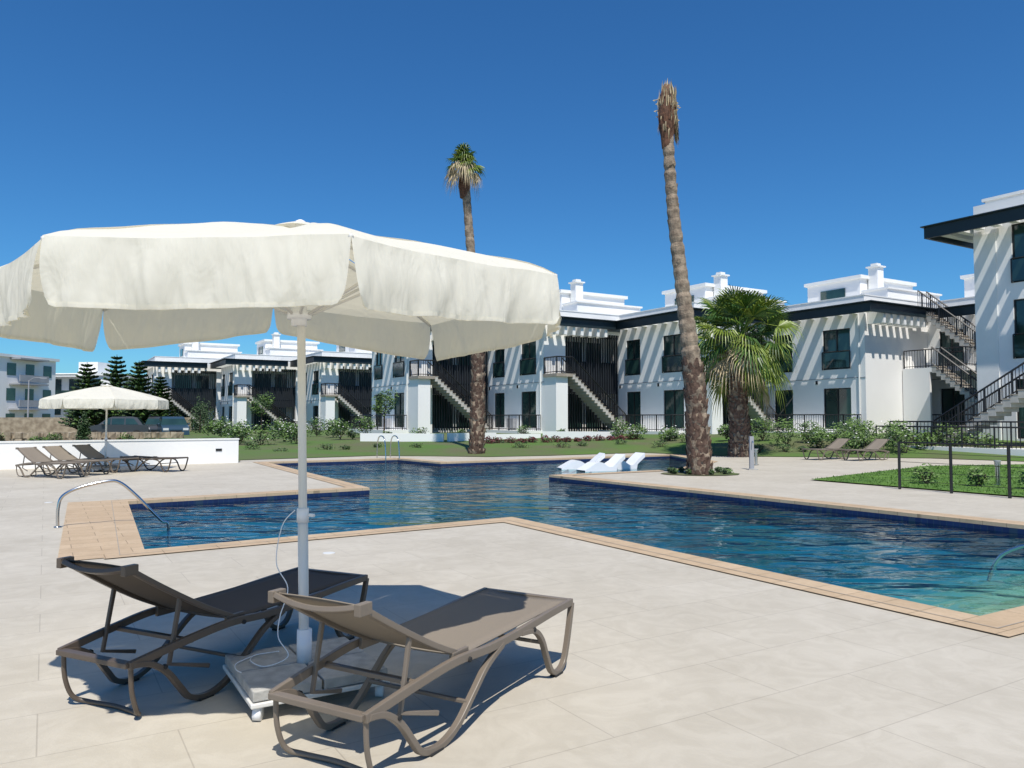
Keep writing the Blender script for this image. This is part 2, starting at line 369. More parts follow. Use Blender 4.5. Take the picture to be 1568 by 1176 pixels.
OV = .95
def unit(C, parent, dz=0, slats=True, stairs=True, pent=True, seed=0):
    rnd = random.Random(seed)
    C = Vector((C[0], C[1], dz))
    P = lambda s, t, z: C+U2*s+E*t+Z*z
    w = MB(); gls = MB(); fr = MB(); cn = MB(); sc = MB(); stb = MB(); rl = MB()
    L = 6.8; H = 8.3
    opens = []
    for (t0, t1) in ((.9, 2.65), (4.75, 6.1)):
        opens += [(t0, t1, 1.0, 3.3), (t0, t1, 4.35, 6.6)]
    wall_open(w, P, 0, .2, (0, L), (.2, H), opens, 'white')
    for o in opens: window(gls, fr, P, 0, o)
    for (t0, t1) in ((.9, 2.65), (4.75, 6.1)):
        rail(rl, [P(-.06, t0, 4.35), P(-.06, t1, 4.35)], 1.0, balusters=False)
        sc.box(P, (-.075, -.065), (t0+.03, t1-.03), (4.42, 5.3), 'glass')
        w.box(P, (-.05, 0), ((t0+t1)/2-.06+1.3, (t0+t1)/2+.06+1.3), (3.55, 3.75), 'black')
    if rnd.random() < .6: w.box(P, (-.3, 0), (3.2, 3.95), (1.0, 1.6), 'greywall')
    w.box(P, (.2, 12), (1.2, L), (.2, H-.45), 'white')
    w.box(P, (.2, 1.6), (0, 1.2), (.2, H-.45), 'white')
    w.box(P, (5.9, 12), (0, 1.2), (.2, H-.45), 'white')
    w.box(P, (.2, 12), (0, .2), (H-.45, H), 'white'); w.box(P, (.2, 12), (L-.2, L), (H-.45, H), 'white')
    w.box(P, (-.03, .23), (-.03, L), (H, H+.05), 'white2'); w.box(P, (.23, 12), (-.03, .23), (H, H+.05), 'white2')
    w.box(P, (-.02, 0), (0, L), (3.82, 3.86), 'greywall')
    w.tube([P(-.05, .35, .9), P(-.05, .35, 7.3)], .04, 'white2', 8)
    if slats:
        w.box(P, (1.6, 5.9), (0, 1.2), (7.0, H-.45), 'white')
        w.box(P, (1.6, 5.9), (.3, 1.2), (4.08, 4.3), 'greywall')
        for (a, b) in ((2.1, 3.7), (4.1, 5.3)):
            for z in (1.0, 4.35): gls.box(P, (a, b), (1.16, 1.19), (z, z+2.2), 'glass')
        x = 1.72
        while x < 5.85:
            sc.box(P, (x, x+.055), (.02, .12), (.8, 7.0), 'slat'); x += .19
        for z in (.95, 3.95, 6.75): sc.box(P, (1.65, 5.88), (.13, .17), (z, z+.1), 'slat')
        sc.box(P, (1.65, 5.88), (.18, .2), (3.2, 5.2), 'slat')
    else:
        w.box(P, (1.6, 5.9), (0, 1.2), (.2, H-.45), 'white')
    zc0, zc1 = 7.22, 7.72; o_ = OV
    cn.box(P, (-o_-.12, -o_), (-o_-.12, L), (zc0, zc1), 'dark')
    cn.box(P, (-o_, 4.7), (-o_-.12, -o_), (zc0, zc1), 'dark')
    cn.box(P, (4.7, 4.8), (-o_-.12, 0), (zc0, zc1), 'dark')
    cn.box(P, (-o_, -.02), (L-.12, L), (zc0, zc1), 'dark')
    cn.box(P, (-o_-.3, -o_+.1), (-o_-.3, L), (zc1, zc1+.05), 'dark'); cn.box(P, (-o_+.1, 4.8), (-o_-.3, -o_+.1), (zc1, zc1+.05), 'dark')
    t = -.5
    while t < L-.4:
        cn.box(P, (-o_, 0), (t, t+.30), (zc0+.1, zc1-.03), 'white2'); t += .92
    s = .25
    while s < 4.5:
        cn.box(P, (s, s+.2), (-o_, -.035), (zc0-.5, zc1-.05), 'white2'); s += .62
    if stairs:
        w.box(P, (.0, .85), (-1.3, -.01), (.2, 4.12), 'white')
        w.box(P, (-.1, 1.1), (-1.5, -.01), (4.12, 4.3), 'stairstone')
        stair(stb, rl, P, 5.3, 1.1, -1.45, -.3, .75, 4.3, 20)
        rail(rl, [P(1.1, -1.45, 4.3), P(-.05, -1.45, 4.3), P(-.05, -.1, 4.3)], 1.0, r=.026)
    w.box(P, (-1.7, 0), (.2, L), (.2, .86), 'white2')
    rail(rl, [P(-1.62, .25, .86), P(-1.62, L-.1, .86)], .95)
    rail(rl, [P(-1.62, .25, .86), P(-.1, .25, .86)], .95)
    if pent:
        sx = 3.2+rnd.uniform(-.3, .3)
        w.box(P, (sx+.15, sx+5.5), (2.6, 6.3), (H-.45, 9.95), 'white')
        w.box(P, (sx, sx+5.7), (2.45, 6.45), (9.95, 10.15), 'white2')
        gls.box(P, (sx+.08, sx+.14), (3.6, 5.3), (8.75, 9.5), 'glass')
        w.box(P, (sx+.2, sx+5.5), (.9, 2.6), (H-.45, 9.1), 'white')
        w.box(P, (sx+.1, sx+5.6), (.8, 2.5), (9.1, 9.2), 'white2')
        w.box(P, (sx+.8, sx+1.4), (1.9, 2.5), (9.2, 10.6), 'white'); w.box(P, (sx+.7, sx+1.5), (1.8, 2.6), (10.6, 10.68), 'white2')
        w.box(P, (sx+.9, sx+1.3), (2.0, 2.4), (10.68, 10.85), 'white2')
    for b, nm in ((w, 'walls'), (gls, 'windows'), (fr, 'window_frames'), (cn, 'pergola_canopy'), (sc, 'slat_screen'), (stb, 'staircase'), (rl, 'railings')):
        if b.f: b.obj(nm, parent)

blkA = empty('apartment_building')
C1 = Vector((19.1, 41.5)); step = Vector((8.57, -2.75))
for i in range(-1, 4):
    c = C1-step*i
    unit(c, blkA, dz=-.08, slats=(i != 0), stairs=(i != 0 and i != -1), seed=i+5)
ex = MB(); exr = MB()
C0 = C1+step; C0v = Vector((C0.x, C0.y, 0))
P0 = lambda s, t, z: C0v+U2*s+E*t+Z*z
ex.box(P0, (-2.6, -.02), (3.2, 6.75), (4.05, 4.3), 'white')
ex.box(P0, (-2.6, -2.45), (5.2, 6.75), (.3, 4.05), 'white')
rail(exr, [P0(-2.5, 6.7, 4.3), P0(-2.5, 3.3, 4.3), P0(-.1, 3.3, 4.3)], 1.0)
stair(ex, exr, lambda a, b, z: P0(b, a, z), 2.2, 6.2, -1.9, -1.0, 4.3, 7.7, 16)
stair(ex, exr, lambda a, b, z: P0(b, a, z), .2, 4.5, -3.6, -2.65, .75, 4.3, 18)
ex.obj('balcony', blkA); exr.obj('stair_railings', blkA)

blkB = empty('apartment_building')
for i in range(0, 3):
    c = (Vector((-16.6, 67))-step*i)*1.06
    unit(c, blkB, dz=-.6, seed=i+20)

tw = empty('apartment_building')
T0 = Vector((20.0, 33.0, 0))
PT = lambda s, t, z: T0+U2*s+U1*t+Z*z
w = MB(); gls = MB(); fr = MB(); cn = MB(); rl = MB(); stb = MB()
opens = []
for (a, b) in ((1.5, 3.1), (4.6, 6.2)):
    for z in (1.0, 4.3, 7.45): opens.append((a, b, z-.3, z+2.15))
wall_open(w, PT, 0, .2, (0, 8), (-.2, 10.7), opens, 'white')
for o in opens: window(gls, fr, PT, 0, o)
for o in opens[1:3]+opens[4:6]:
    rail(rl, [PT(-.06, o[0], o[2]), PT(-.06, o[1], o[2])], 1.0, balusters=False)
    gls.box(PT, (-.075, -.065), (o[0], o[1]), (o[2]+.05, o[2]+.95), 'glass')
w.box(PT, (.2, 14), (0, 8), (-.2, 10.3), 'white')
w.box(PT, (-.06, .0), (0, .9), (-.2, 9.4), 'white2')
w.box(PT, (.4, 12), (.3, 7.5), (10.3, 10.9), 'white'); w.box(PT, (.3, 12.1), (.2, 7.6), (10.9, 11.02), 'white2')
cn.box(PT, (-1.2, -1.08), (-1.5, 8), (9.45, 9.95), 'dark'); cn.box(PT, (-1.08, 3), (-1.5, -1.38), (9.45, 9.95), 'dark')
cn.box(PT, (-1.32, -1.0), (-1.6, 8), (9.95, 10.0), 'dark'); cn.box(PT, (-1.0, 3), (-1.6, -.1), (9.95, 10.0), 'dark')
t = -1.2
while t < 7.8:
    cn.box(PT, (-1.08, -.07 if t > -.35 else 2.5), (t, t+.30), (9.6, 9.9), 'white2'); t += .70
stair(stb, rl, lambda a, b, z: PT(b, a, z), -.6, 5.5, -2.4, -1.2, .4, 4.2, 22)
stb.box(PT, (-2.4, 0), (5.5, 8), (4.0, 4.2), 'white')
rail(rl, [PT(-2.6, -2.4, .4), PT(-2.6, 3.0, .4)], 1.0)
rail(rl, [PT(-3.6, -2.4, .2), PT(-3.6, 5.0, .2)], 1.0)
stb.box(PT, (-3.7, 0), (-2.5, 8), (-.1, .4), 'white2')
for b, nm in ((w, 'walls'), (gls, 'windows'), (fr, 'window_frames'), (cn, 'pergola_canopy'), (rl, 'railings'), (stb, 'staircase')): b.obj(nm, tw)

def far_block(name, x, y, wd, dp, fl, rot, mat='white', z0=0):
    p = empty(name, (x, y, z0), rot)
    w = MB(); g = MB()
    H = fl*3.1
    w.box(W, (0, wd), (0, dp), (-1, H), mat); w.box(W, (-.3, wd+.3), (-.3, dp+.3), (H, H+.35), 'white2')
    w.box(W, (wd*.3, wd*.6), (dp*.3, dp*.6), (H+.35, H+2.2), 'white')
    for k in range(fl):
        z = k*3.1
        w.box(W, (-.2, wd*.62), (-1.6, 0), (z+2.85, z+3.05), 'white2')
        g.box(W, (-.15, wd*.6), (-1.58, -1.54), (z+3.05, z+4.0) if k < fl-1 else (z+3.05, z+3.2), 'glass')
        for j in range(int(wd/3)):
            g.box(W, (.7+j*3, 2.5+j*3), (-.05, -.02), (z+.5, z+2.6), 'glass')
        for j in range(int(dp/3)):
            g.box(W, (wd+.02, wd+.05), (.8+j*3, 2.2+j*3), (z+.9, z+2.4), 'glass')
        w.box(W, (wd, wd+1.5), (dp*.35, dp*.75), (z+2.85, z+3.05), 'greywall')
        w.box(W, (wd+1.4, wd+1.5), (dp*.35, dp*.75), (z+.1 if k else -.5, z+.95), 'greywall')
        w.box(W, (-.2, .05), (-1.6, -1.35), (z-.1, z+2.85), 'greywall')
    w.obj('walls', p); g.obj('windows', p)
far_block('apartment_building', -77, 92, 15, 12, 3, R(-8), 'white', -.3)
far_block('apartment_building', -68, 112, 10, 10, 2, R(-5), 'white', 1.5)
far_block('house', -62, 128, 14, 10, 2, R(10), 'white', 2.)

# ---------------------------------------------------------------- leaves
def leaves(b, blobs, n, size, mats, flat=.5):
    tot = sum(q[3]*q[4]*q[5] for q in blobs)
    for q in blobs:
        k = int(n*q[3]*q[4]*q[5]/tot)+10
        for _ in range(k):
            d = Vector((random.gauss(0, 1), random.gauss(0, 1), random.gauss(0, 1))).normalized()*random.uniform(.35, 1.08)**.6
            c = Vector((q[0]+d.x*q[3], q[1]+d.y*q[4], q[2]+d.z*q[5]))
            nn = noise.noise(c*2.3)
            if nn < -.28: continue
            a = Vector((random.gauss(0, 1), random.gauss(0, 1), random.gauss(0, flat))).normalized()
            u = a.orthogonal().normalized(); s = size*random.uniform(.6, 1.3)
            m = mats[0] if nn < .02+random.uniform(-.15, .15) else mats[1]
            b.poly([c-a*s*.5, c+u*s*.25, c+a*s*.5, c-u*s*.25], m)
def bush(name, x, y, z, r, h, n=500, mats=('leafA', 'leafB'), size=.12, flowers=0):
    b = MB(); bl = []
    for k in range(5):
        a = random.uniform(0, 6.28); rr = r*.45*random.random()
        bl.append((math.cos(a)*rr, math.sin(a)*rr, h*random.uniform(.4, .6), r*random.uniform(.45, .7), r*random.uniform(.45, .7), h*random.uniform(.35, .55)))
    leaves(b, bl, n, size, mats)
    if flowers: leaves(b, [(0, 0, h*.6, r*.8, r*.8, h*.5)], flowers, .09, ('flower', 'flower'))
    for k in range(6):
        a = k; b.tube([(0, 0, -.05), (math.cos(a)*r*.4, math.sin(a)*r*.4, h*.6)], .012, 'bark', 4)
    o = b.obj(name); o.location = (x, y, z); return o
def garden_z(x, y):
    if x < 8.5: return max(.02, min(.6, (y-31.5)*.062))
    return max(.02, min(.68, .05+(y-30)*.10))
def brow(name, pts, r, h, n, mats, size=.11, fl=0, jit=.35):
    for (x, y) in pts:
        x += random.uniform(-jit, jit); y += random.uniform(-jit, jit); k = random.uniform(.75, 1.25)
        bush(name, x, y, garden_z(x, y)-.04, r*k, h*k, n, mats, size, fl)
brow('garden_shrub', [(-13, 37), (-11.6, 38.5), (-14.5, 40), (-10.2, 37), (-9.0, 40), (-12.5, 42), (-16.5, 44), (-11, 41), (-13.5, 38.6), (-15.5, 42), (-9.8, 42.5), (-8.0, 42), (-12, 36.2), (-18, 47), (-14, 46), (-11.5, 45)], .75, .95, 620, ('leafA', 'leafB'), .12, 25)
brow('garden_shrub', [(-8.4, 40), (-6.2, 40.2), (-4.5, 40.0), (-2.8, 40.5), (-1.5, 41), (.5, 41.5), (2.5, 41), (4.5, 40.3)], .5, .5, 350, ('leafA', 'leafB'), .1, 0)
brow('garden_shrub', [(7.4, 37.5), (8.4, 36.6), (6.4, 38.8), (9.9, 36), (5.5, 39), (8.0, 38.2), (10.8, 35.6), (11.6, 35.3), (9.0, 37.5)], .65, .85, 600, ('leafA', 'leafB'), .12, 20)
brow('garden_shrub', [(13.0, 32.4), (14.0, 32.6), (15.0, 32.6), (16.0, 32.2), (16.8, 31.6), (17.6, 31.0), (14.2, 31.2), (15.4, 30.9), (18.4, 32.8), (12.0, 33.6), (13.4, 34), (15.2, 34), (17.0, 33.4), (18.6, 30.2), (14.6, 33.4), (16.3, 33.0), (17.8, 32.0)], .85, 1.1, 750, ('leafA', 'leafB'), .12, 10)
brow('red_hedge_plant', [(-1.2+.55*k, 36.6+.15*k) for k in range(14)], .42, .34, 300, ('leafRed', 'leafA'), .09, 0, .08)
brow('ground_cover_plant', [(-9.5, 32.5), (-8.4, 33.5), (-7.0, 34), (-5.9, 35), (-4.2, 34.7), (3.4, 35.5), (5, 36.2), (10.4, 32), (11.2, 31.8), (12.3, 31.6), (13.1, 31.2), (-11, 33.5), (-12, 35), (.6, 34.5), (2, 35), (6.6, 35.6), (7.6, 34)], .45, .28, 230, ('leafA', 'leafB'), .08)
for (x, y) in [(10.4, 17.2), (11.2, 16.6), (12.0, 15.7), (10.9, 15.6), (9.6, 17.9), (12.8, 14.8), (13.6, 14)]:
    bush('lawn_shrub', x, y, .03, .38, .45, 320, ('leafB', 'leafB'), .09)
for (x, y) in [(-16.3, 50), (-7.5, 45.0)]:
    tb = MB(); tb.tube([(0, 0, 0), (.05, 0, .9), (0, .05, 1.6)], [.05, .04, .03], 'bark', 6)
    for k in range(5): tb.tube([(0, 0, 1.2), (math.cos(k*1.3)*.5, math.sin(k*1.3)*.5, 1.9)], .018, 'bark', 4)
    leaves(tb, [(0, 0, 2.0, .7, .7, .7), (.3, .2, 2.4, .5, .5, .5), (-.3, 0, 1.8, .5, .5, .4)], 1200, .14, ('leafB', 'leafA'))
    tb.obj('small_tree').location = (x, y, .4)

def conifer(x, y, z, h, r):
    b = MB(); b.tube([(0, 0, 0), (0, 0, h*.5), (0, 0, h)], [.16, .1, .02], 'bark', 6)
    zz = h*.12
    while zz < h*.98:
        f = 1-(zz/h); L = r*(f**.7)+.15; nb = 11
        off = random.uniform(0, 6)
        for k in range(nb):
            a = off+6.283*k/nb+random.uniform(-.15, .15); l = L*random.uniform(.8, 1.1)
            d = Vector((math.cos(a), math.sin(a), .16))
            b.tube([(0, 0, zz), Vector((0, 0, zz))+d*l], .02, 'bark', 3, cap=False)
            for q in range(26):
                t = random.uniform(.08, 1.05); c = Vector((0, 0, zz))+d*l*t+Vector((0, 0, .12*t*t*l))
                v = (Vector((-d.y, d.x, 0))*random.choice((-1, 1))+d*.7+Vector((0, 0, random.uniform(-.4, .4)))).normalized()
                s = .42*(1.1-t*.6)*(.5+f*.8); u = v.cross(Z).normalized()*.08+Z*.07
                b.poly([c-u, c+v*s*.6-u*.4, c+v*s, c+v*s*.6+u, c+u], 'leafA' if random.random() < .85 else 'leafB')
        zz += h*.055
    o = b.obj('norfolk_pine_tree'); o.location = (x, y, z); o.rotation_euler = (0, 0, random.uniform(0, 6))
conifer(-33.2, 60, 0, 5.9, 1.6); conifer(-31.4, 61, 0, 6.6, 1.8); conifer(-28.9, 59.5, 0, 6.0, 1.6); conifer(-30.2, 66, 0, 5.2, 1.4)
def cypress(x, y, z, h, r):
    b = MB(); b.tube([(0, 0, 0), (0, 0, h*.6)], .06, 'bark', 6)
    leaves(b, [(0, 0, h*.3, r, r, h*.3), (0, 0, h*.55, r*.8, r*.8, h*.3), (.03, 0, h*.78, r*.45, r*.45, h*.22)], 1300, .14, ('leafA', 'leafA'))
    b.obj('cypress_tree').location = (x, y, z)
cypress(-22.5, 40.5, 0, 1.9, .35); cypress(-25.5, 63, 0, 3.6, .9); cypress(-34, 66, 0, 3.2, 1.4); cypress(-28, 70, 0, 3.4, 1.6); cypress(-31, 68, 0, 3.6, 2.0); cypress(-36, 70, 0, 3.0, 2.0)
for (x, y) in [(-21, 42), (-26, 44), (-30, 45), (-24, 39), (-34, 47)]:
    bush('roadside_shrub', x, y, 0, .7, .7, 500)
sheet('road', [[(-70, 52), (-27, 60), (-30, 67), (-72, 60)]], .004, 'asphalt')
rb = MB()
for k in range(150):
    t = k/150; x = -44+t*24; y = 43+t*4+random.uniform(-.2, .2)
    for lv in range(2):
        s = random.uniform(.25, .42); h = .36
        a = random.uniform(0, 3); c = Vector((x, y, .18+lv*.34)); ca, sa = math.cos(a), math.sin(a)
        k0 = len(rb.v); i = rb.mi('stone')
        for zz in (-.5, .5):
            for (p, q) in ((-1, -1), (1, -1), (1, 1), (-1, 1)):
                rb.v.append(c+Vector(((p*ca-q*sa)*s*.5*random.uniform(.7, 1.1), (p*sa+q*ca)*s*.5*random.uniform(.7, 1.1), zz*h*random.uniform(.8, 1.1))))
        for f in ((0, 3, 2, 1), (4, 5, 6, 7), (0, 1, 5, 4), (1, 2, 6, 5), (2, 3, 7, 6), (3, 0, 4, 7)):
            rb.f.append(tuple(k0+q for q in f)); rb.m.append(i)
rb.obj('rubble_wall')
fw = MB(); line_wall(fw, (-60, 66), (-30, 72), 0, 1.6, .3, 'stone'); fw.obj('stone_wall')

# ---------------------------------------------------------------- parked cars
def car(x, y, rz, paint):
    p = empty('parked_car', (x, y, .0), rz); b = MB(); g = MB(); wl = MB()
    prof = [(-2.1, .35), (-2.15, .75), (-2.0, 1.0), (-1.75, 1.05), (-1.35, 1.58), (-.9, 1.66), (.3, 1.64), (.65, 1.5), (1.15, 1.07), (1.9, .95), (2.12, .75), (2.15, .35)]
    def wdt(z): return .9 if z < 1.06 else .9-(z-1.06)*.32
    L = [(x, -wdt(z), z) for x, z in prof]; Rr = [(x, wdt(z), z) for x, z in prof]
    b.poly(L, paint); b.poly(Rr[::-1], paint)
    for i in range(len(prof)):
        j = (i+1) % len(prof)
        gm = 'glass' if i in (3, 7) else paint
        b.poly([L[j], L[i], Rr[i], Rr[j]], gm)
    for sgn in (-1, 1):
        y0 = sgn*.905
        for (a, c, d, e) in ((-1.45, -.6, -1.12, -.6), (-.52, .3, -.52, .3), (.38, .95, .38, .58)):
            g.poly([(a, y0, 1.08), (c, y0, 1.08), (e, sgn*(.9-.13), 1.52), (d, sgn*(.9-.13), 1.52)], 'glass')
        for cx in (-1.35, 1.35):
            wl.tube([(cx, sgn*.70, .34), (cx, sgn*.93, .34)], .34, 'rubber', 20); wl.tube([(cx, sgn*.9, .34), (cx, sgn*.945, .34)], .2, 'steel', 12)
        g.box(W, (2.06, 2.15), (sgn*.65-.18, sgn*.65+.18), (.68, .84), 'lamp')
        b.box(W, (.75, .95), (sgn*1.0-.08, sgn*1.0+.08), (1.05, 1.18), paint)
    g.box(W, (2.14, 2.17), (-.4, .4), (.5, .68), 'black')
    b.obj('body', p, bevel=.04); g.obj('glazing', p); wl.obj('wheels', p)
car(-28.9, 56.5, R(200), 'carA'); car(-24.9, 56.5, R(-60), 'carB'); car(-27.0, 59.0, R(-70), 'carA')

# ---------------------------------------------------------------- palms
def trunk(b, pts, rad, boots_to, ringn=1):
    sp = smooth_pts(pts, 22); n = len(sp); rr = []
    for i, q in enumerate(sp):
        t = i/(n-1); k = t*(len(rad)-1); a = int(min(k, len(rad)-2)); r = rad[a]+(rad[a+1]-rad[a])*(k-a)
        rr.append(r*(1+.07*math.sin(i*2.1)+random.uniform(-.045, .045)))
    b.tube(sp, rr, 'trunk', 16)
    for i in range(1, n):
        if sp[i].z < boots_to or random.random() < .16:
            low = sp[i].z < boots_to
            for k in range(int(9) if low else 3):
                a = k*.7+i*2.4+random.uniform(-.2, .2); d = Vector((math.cos(a), math.sin(a), 0))
                s = Vector((-d.y, d.x, 0)); q = sp[i]+Z*random.uniform(-.08, .08); r = rr[i]*.97; w_ = .09 if low else .07
                h = random.uniform(.13, .24) if low else .08
                o = .055 if low else .025
                m = 'boot' if low and random.random() < .8 else 'trunk'
                A = q+d*r-s*w_; Bp = q+d*r+s*w_; A2 = q+d*(r+o*.8)+s*w_*.35+Z*h*.95; base = q+d*(r+.01)-Z*.06
                T2 = q+d*(r+o)-s*w_*.35+Z*h*.95
                b.poly([A, base, Bp, A2, T2], m); b.poly([Bp, q+d*r*.9+Z*h*.5, A2], m); b.poly([A, T2, q+d*r*.9+Z*h*.5], m)
                b.poly([T2, A2, q+d*r*.9+Z*h*.6], 'trunk')

def fan_leaf(b, base, d, Lp, Lf, mat, droop=.3, nseg=22, spread=1.75, mat2=None):
    d = d.normalized(); side = d.cross(Z)
    if side.length < .1: side = Vector((1, 0, 0))
    side.normalize(); roll = random.uniform(-.7, .7)
    side = (side*math.cos(roll)+side.cross(d)*math.sin(roll)).normalized()
    up = side.cross(d).normalized()
    hub = base+d*Lp-Z*Lp*droop*.25
    b.tube([base, base+d*Lp*.5+Z*.02, hub], [.022, .017, .014], mat, 4, cap=False)
    dd = (d-Z*droop*.3).normalized()
    for k in range(nseg):
        a = (k/(nseg-1)-.5)*2*spread; l = Lf*(1-.22*abs(a)/spread)*random.uniform(.9, 1.05)
        v = dd*math.cos(a)+side*math.sin(a); nrm = up*(.10 if k % 2 else -.10)*.3
        w_ = side*math.cos(a)-dd*math.sin(a)
        p1 = hub+v*l*.5+up*.06*abs(math.sin(a)); p2 = hub+v*l*.8-Z*l*droop*.18; p3 = hub+v*l-Z*l*droop*(.5+random.uniform(0, .3))
        h1 = l*.5*spread*1.0/nseg*.9; h2 = h1*.6
        m = mat if (mat2 is None or random.random() < .8) else mat2
        b.poly([hub, p1-w_*h1+nrm, p1+w_*h1-nrm], m); b.poly([p1-w_*h1+nrm, p2-w_*h2, p2+w_*h2, p1+w_*h1-nrm], m)
        b.poly([p2-w_*h2, p3, p2+w_*h2], m)

pt = empty('palm_tree')
b = MB(); pts = [(5.13, 21.1, -.1), (5.02, 21.1, 2.3), (4.72, 21.1, 5.0), (4.45, 21.1, 7.5), (4.32, 21.1, 9.8)]
trunk(b, pts, [.33, .27, .20, .165, .15], 3.1); b.obj('trunk', pt)
b = MB(); top = Vector((4.32, 21.1, 9.45))
for k in range(620):
    a = random.uniform(0, 6.28); d = Vector((math.cos(a), math.sin(a), 0)); t0 = random.uniform(0, 1.15)
    rr = .16+.10*math.sin(min(1, t0/1.1+.1)*2.6)+.05*noise.noise(Vector((a*1.5, t0*3, 0)))
    q = top+Vector((.03*t0, 0, t0*.92))+d*rr*random.uniform(.5, 1)
    L = random.uniform(.3, .55); out = random.uniform(-.10, .03)
    e = q+Z*L*(1 if random.random() < .72 else -.8)+d*out
    w_ = Vector((-d.y, d.x, 0))*random.uniform(.010, .028); m = 'palmDry' if (t0 > .55 or random.random() < .3) else 'palmBrown'
    b.poly([q-w_, q+w_, (q+e)/2+w_*1.1+d*.02, e, (q+e)/2-w_*1.1+d*.02], m)
for k in range(20):
    a = random.uniform(0, 6.28); d = Vector((math.cos(a), math.sin(a), random.uniform(-.2, .5)))
    q = top+Z*random.uniform(.5, 1.1)+d*.2; e = q+d*random.uniform(.03, .14)-Z*.04
    b.tube([q, e], .012, 'palmDry', 4); w_ = Z*.03; b.poly([e-w_, e+w_, e+d*.06], 'palmDry')
for k in range(90):
    a = random.uniform(-.6, .9); d = Vector((math.cos(a), math.sin(a), 0)); q = top+Vector((.16, 0, random.uniform(.2, .8)))+d*random.uniform(.05, .13)
    e = q-Z*random.uniform(.3, .7)+d*.06; w_ = Vector((-d.y, d.x, 0))*.02; b.poly([q-w_, q+w_, e+w_*.4, e-w_*.4], 'palmDry')
b.tube([top-Z*.4, top, top+Z*.5, top+Z*1.1, top+Z*1.4], [.15, .19, .24, .19, .08], 'palmBrown', 12)
b.obj('tied_crown', pt)

pt = empty('palm_tree')
b = MB(); pts = [(-1.47, 32, -.1), (-1.42, 32, 2.5), (-1.45, 32, 5.5), (-1.75, 32, 8.8), (-2.0, 32, 12.0)]
trunk(b, pts, [.33, .27, .21, .18, .17], 4.4); b.obj('trunk', pt)
b = MB(); top = Vector((-2.0, 32, 12.3))
b.tube([top-Z*1.5, top-Z*1.0, top-Z*.4, top+Z*.3], [.19, .25, .22, .12], 'palmBrown', 12)
for k in range(60):
    a = random.uniform(0, 6.28); el = random.uniform(-.5, 1.5); d = Vector((math.cos(a)*math.cos(el), math.sin(a)*math.cos(el), math.sin(el)))
    dry = el < .1
    fan_leaf(b, top+Z*random.uniform(-.4, .1), d, random.uniform(.3, .5), random.uniform(.45, .75), 'palmDry' if dry else random.choice(['palmA', 'palmB', 'palmB']), 1.5 if dry else .8, 12, 1.1)
b.obj('crown', pt)

pt = empty('palm_tree')
b = MB(); base = Vector((9.15, 31, 0)); pts = [base-Z*.1, base+Vector((.02, 0, 1)), base+Vector((-.05, 0, 2.4)), base+Vector((.1, 0, 4.7))]
trunk(b, pts, [.46, .38, .36, .3], 4.8); b.obj('trunk', pt)
b = MB(); top = base+Vector((.1, 0, 4.85))
for k in range(78):
    a = k*2.4+random.uniform(-.3, .3); el = -1.0+2.4*(k/78)**.85+random.uniform(-.12, .12)
    d = Vector((math.cos(a)*math.cos(el), math.sin(a)*math.cos(el), math.sin(el)))
    mt = random.choice(['palmA', 'palmA', 'palmB']) if el > -.45 else random.choice(['palmB', 'palmDry', 'palmB'])
    fan_leaf(b, top+Z*random.uniform(-.35, .25)+d*.15, d, random.uniform(.9, 1.5), random.uniform(1.0, 1.3), mt, .4 if el > .3 else .9, 24, 1.6, 'palmB')
b.obj('crown', pt)

bed = [(5.2+1.1*math.cos(a*.52), 21.35+.75*math.sin(a*.52)) for a in range(12)]
sheet('palm_bed', [bed], .018, 'garden')
for k in range(9):
    a = k*.7; bush('bed_plant', 5.2+.8*math.cos(a), 21.4+.5*math.sin(a), 0.02, .2, .16, 110, ('leafA', 'leafB'), .07)

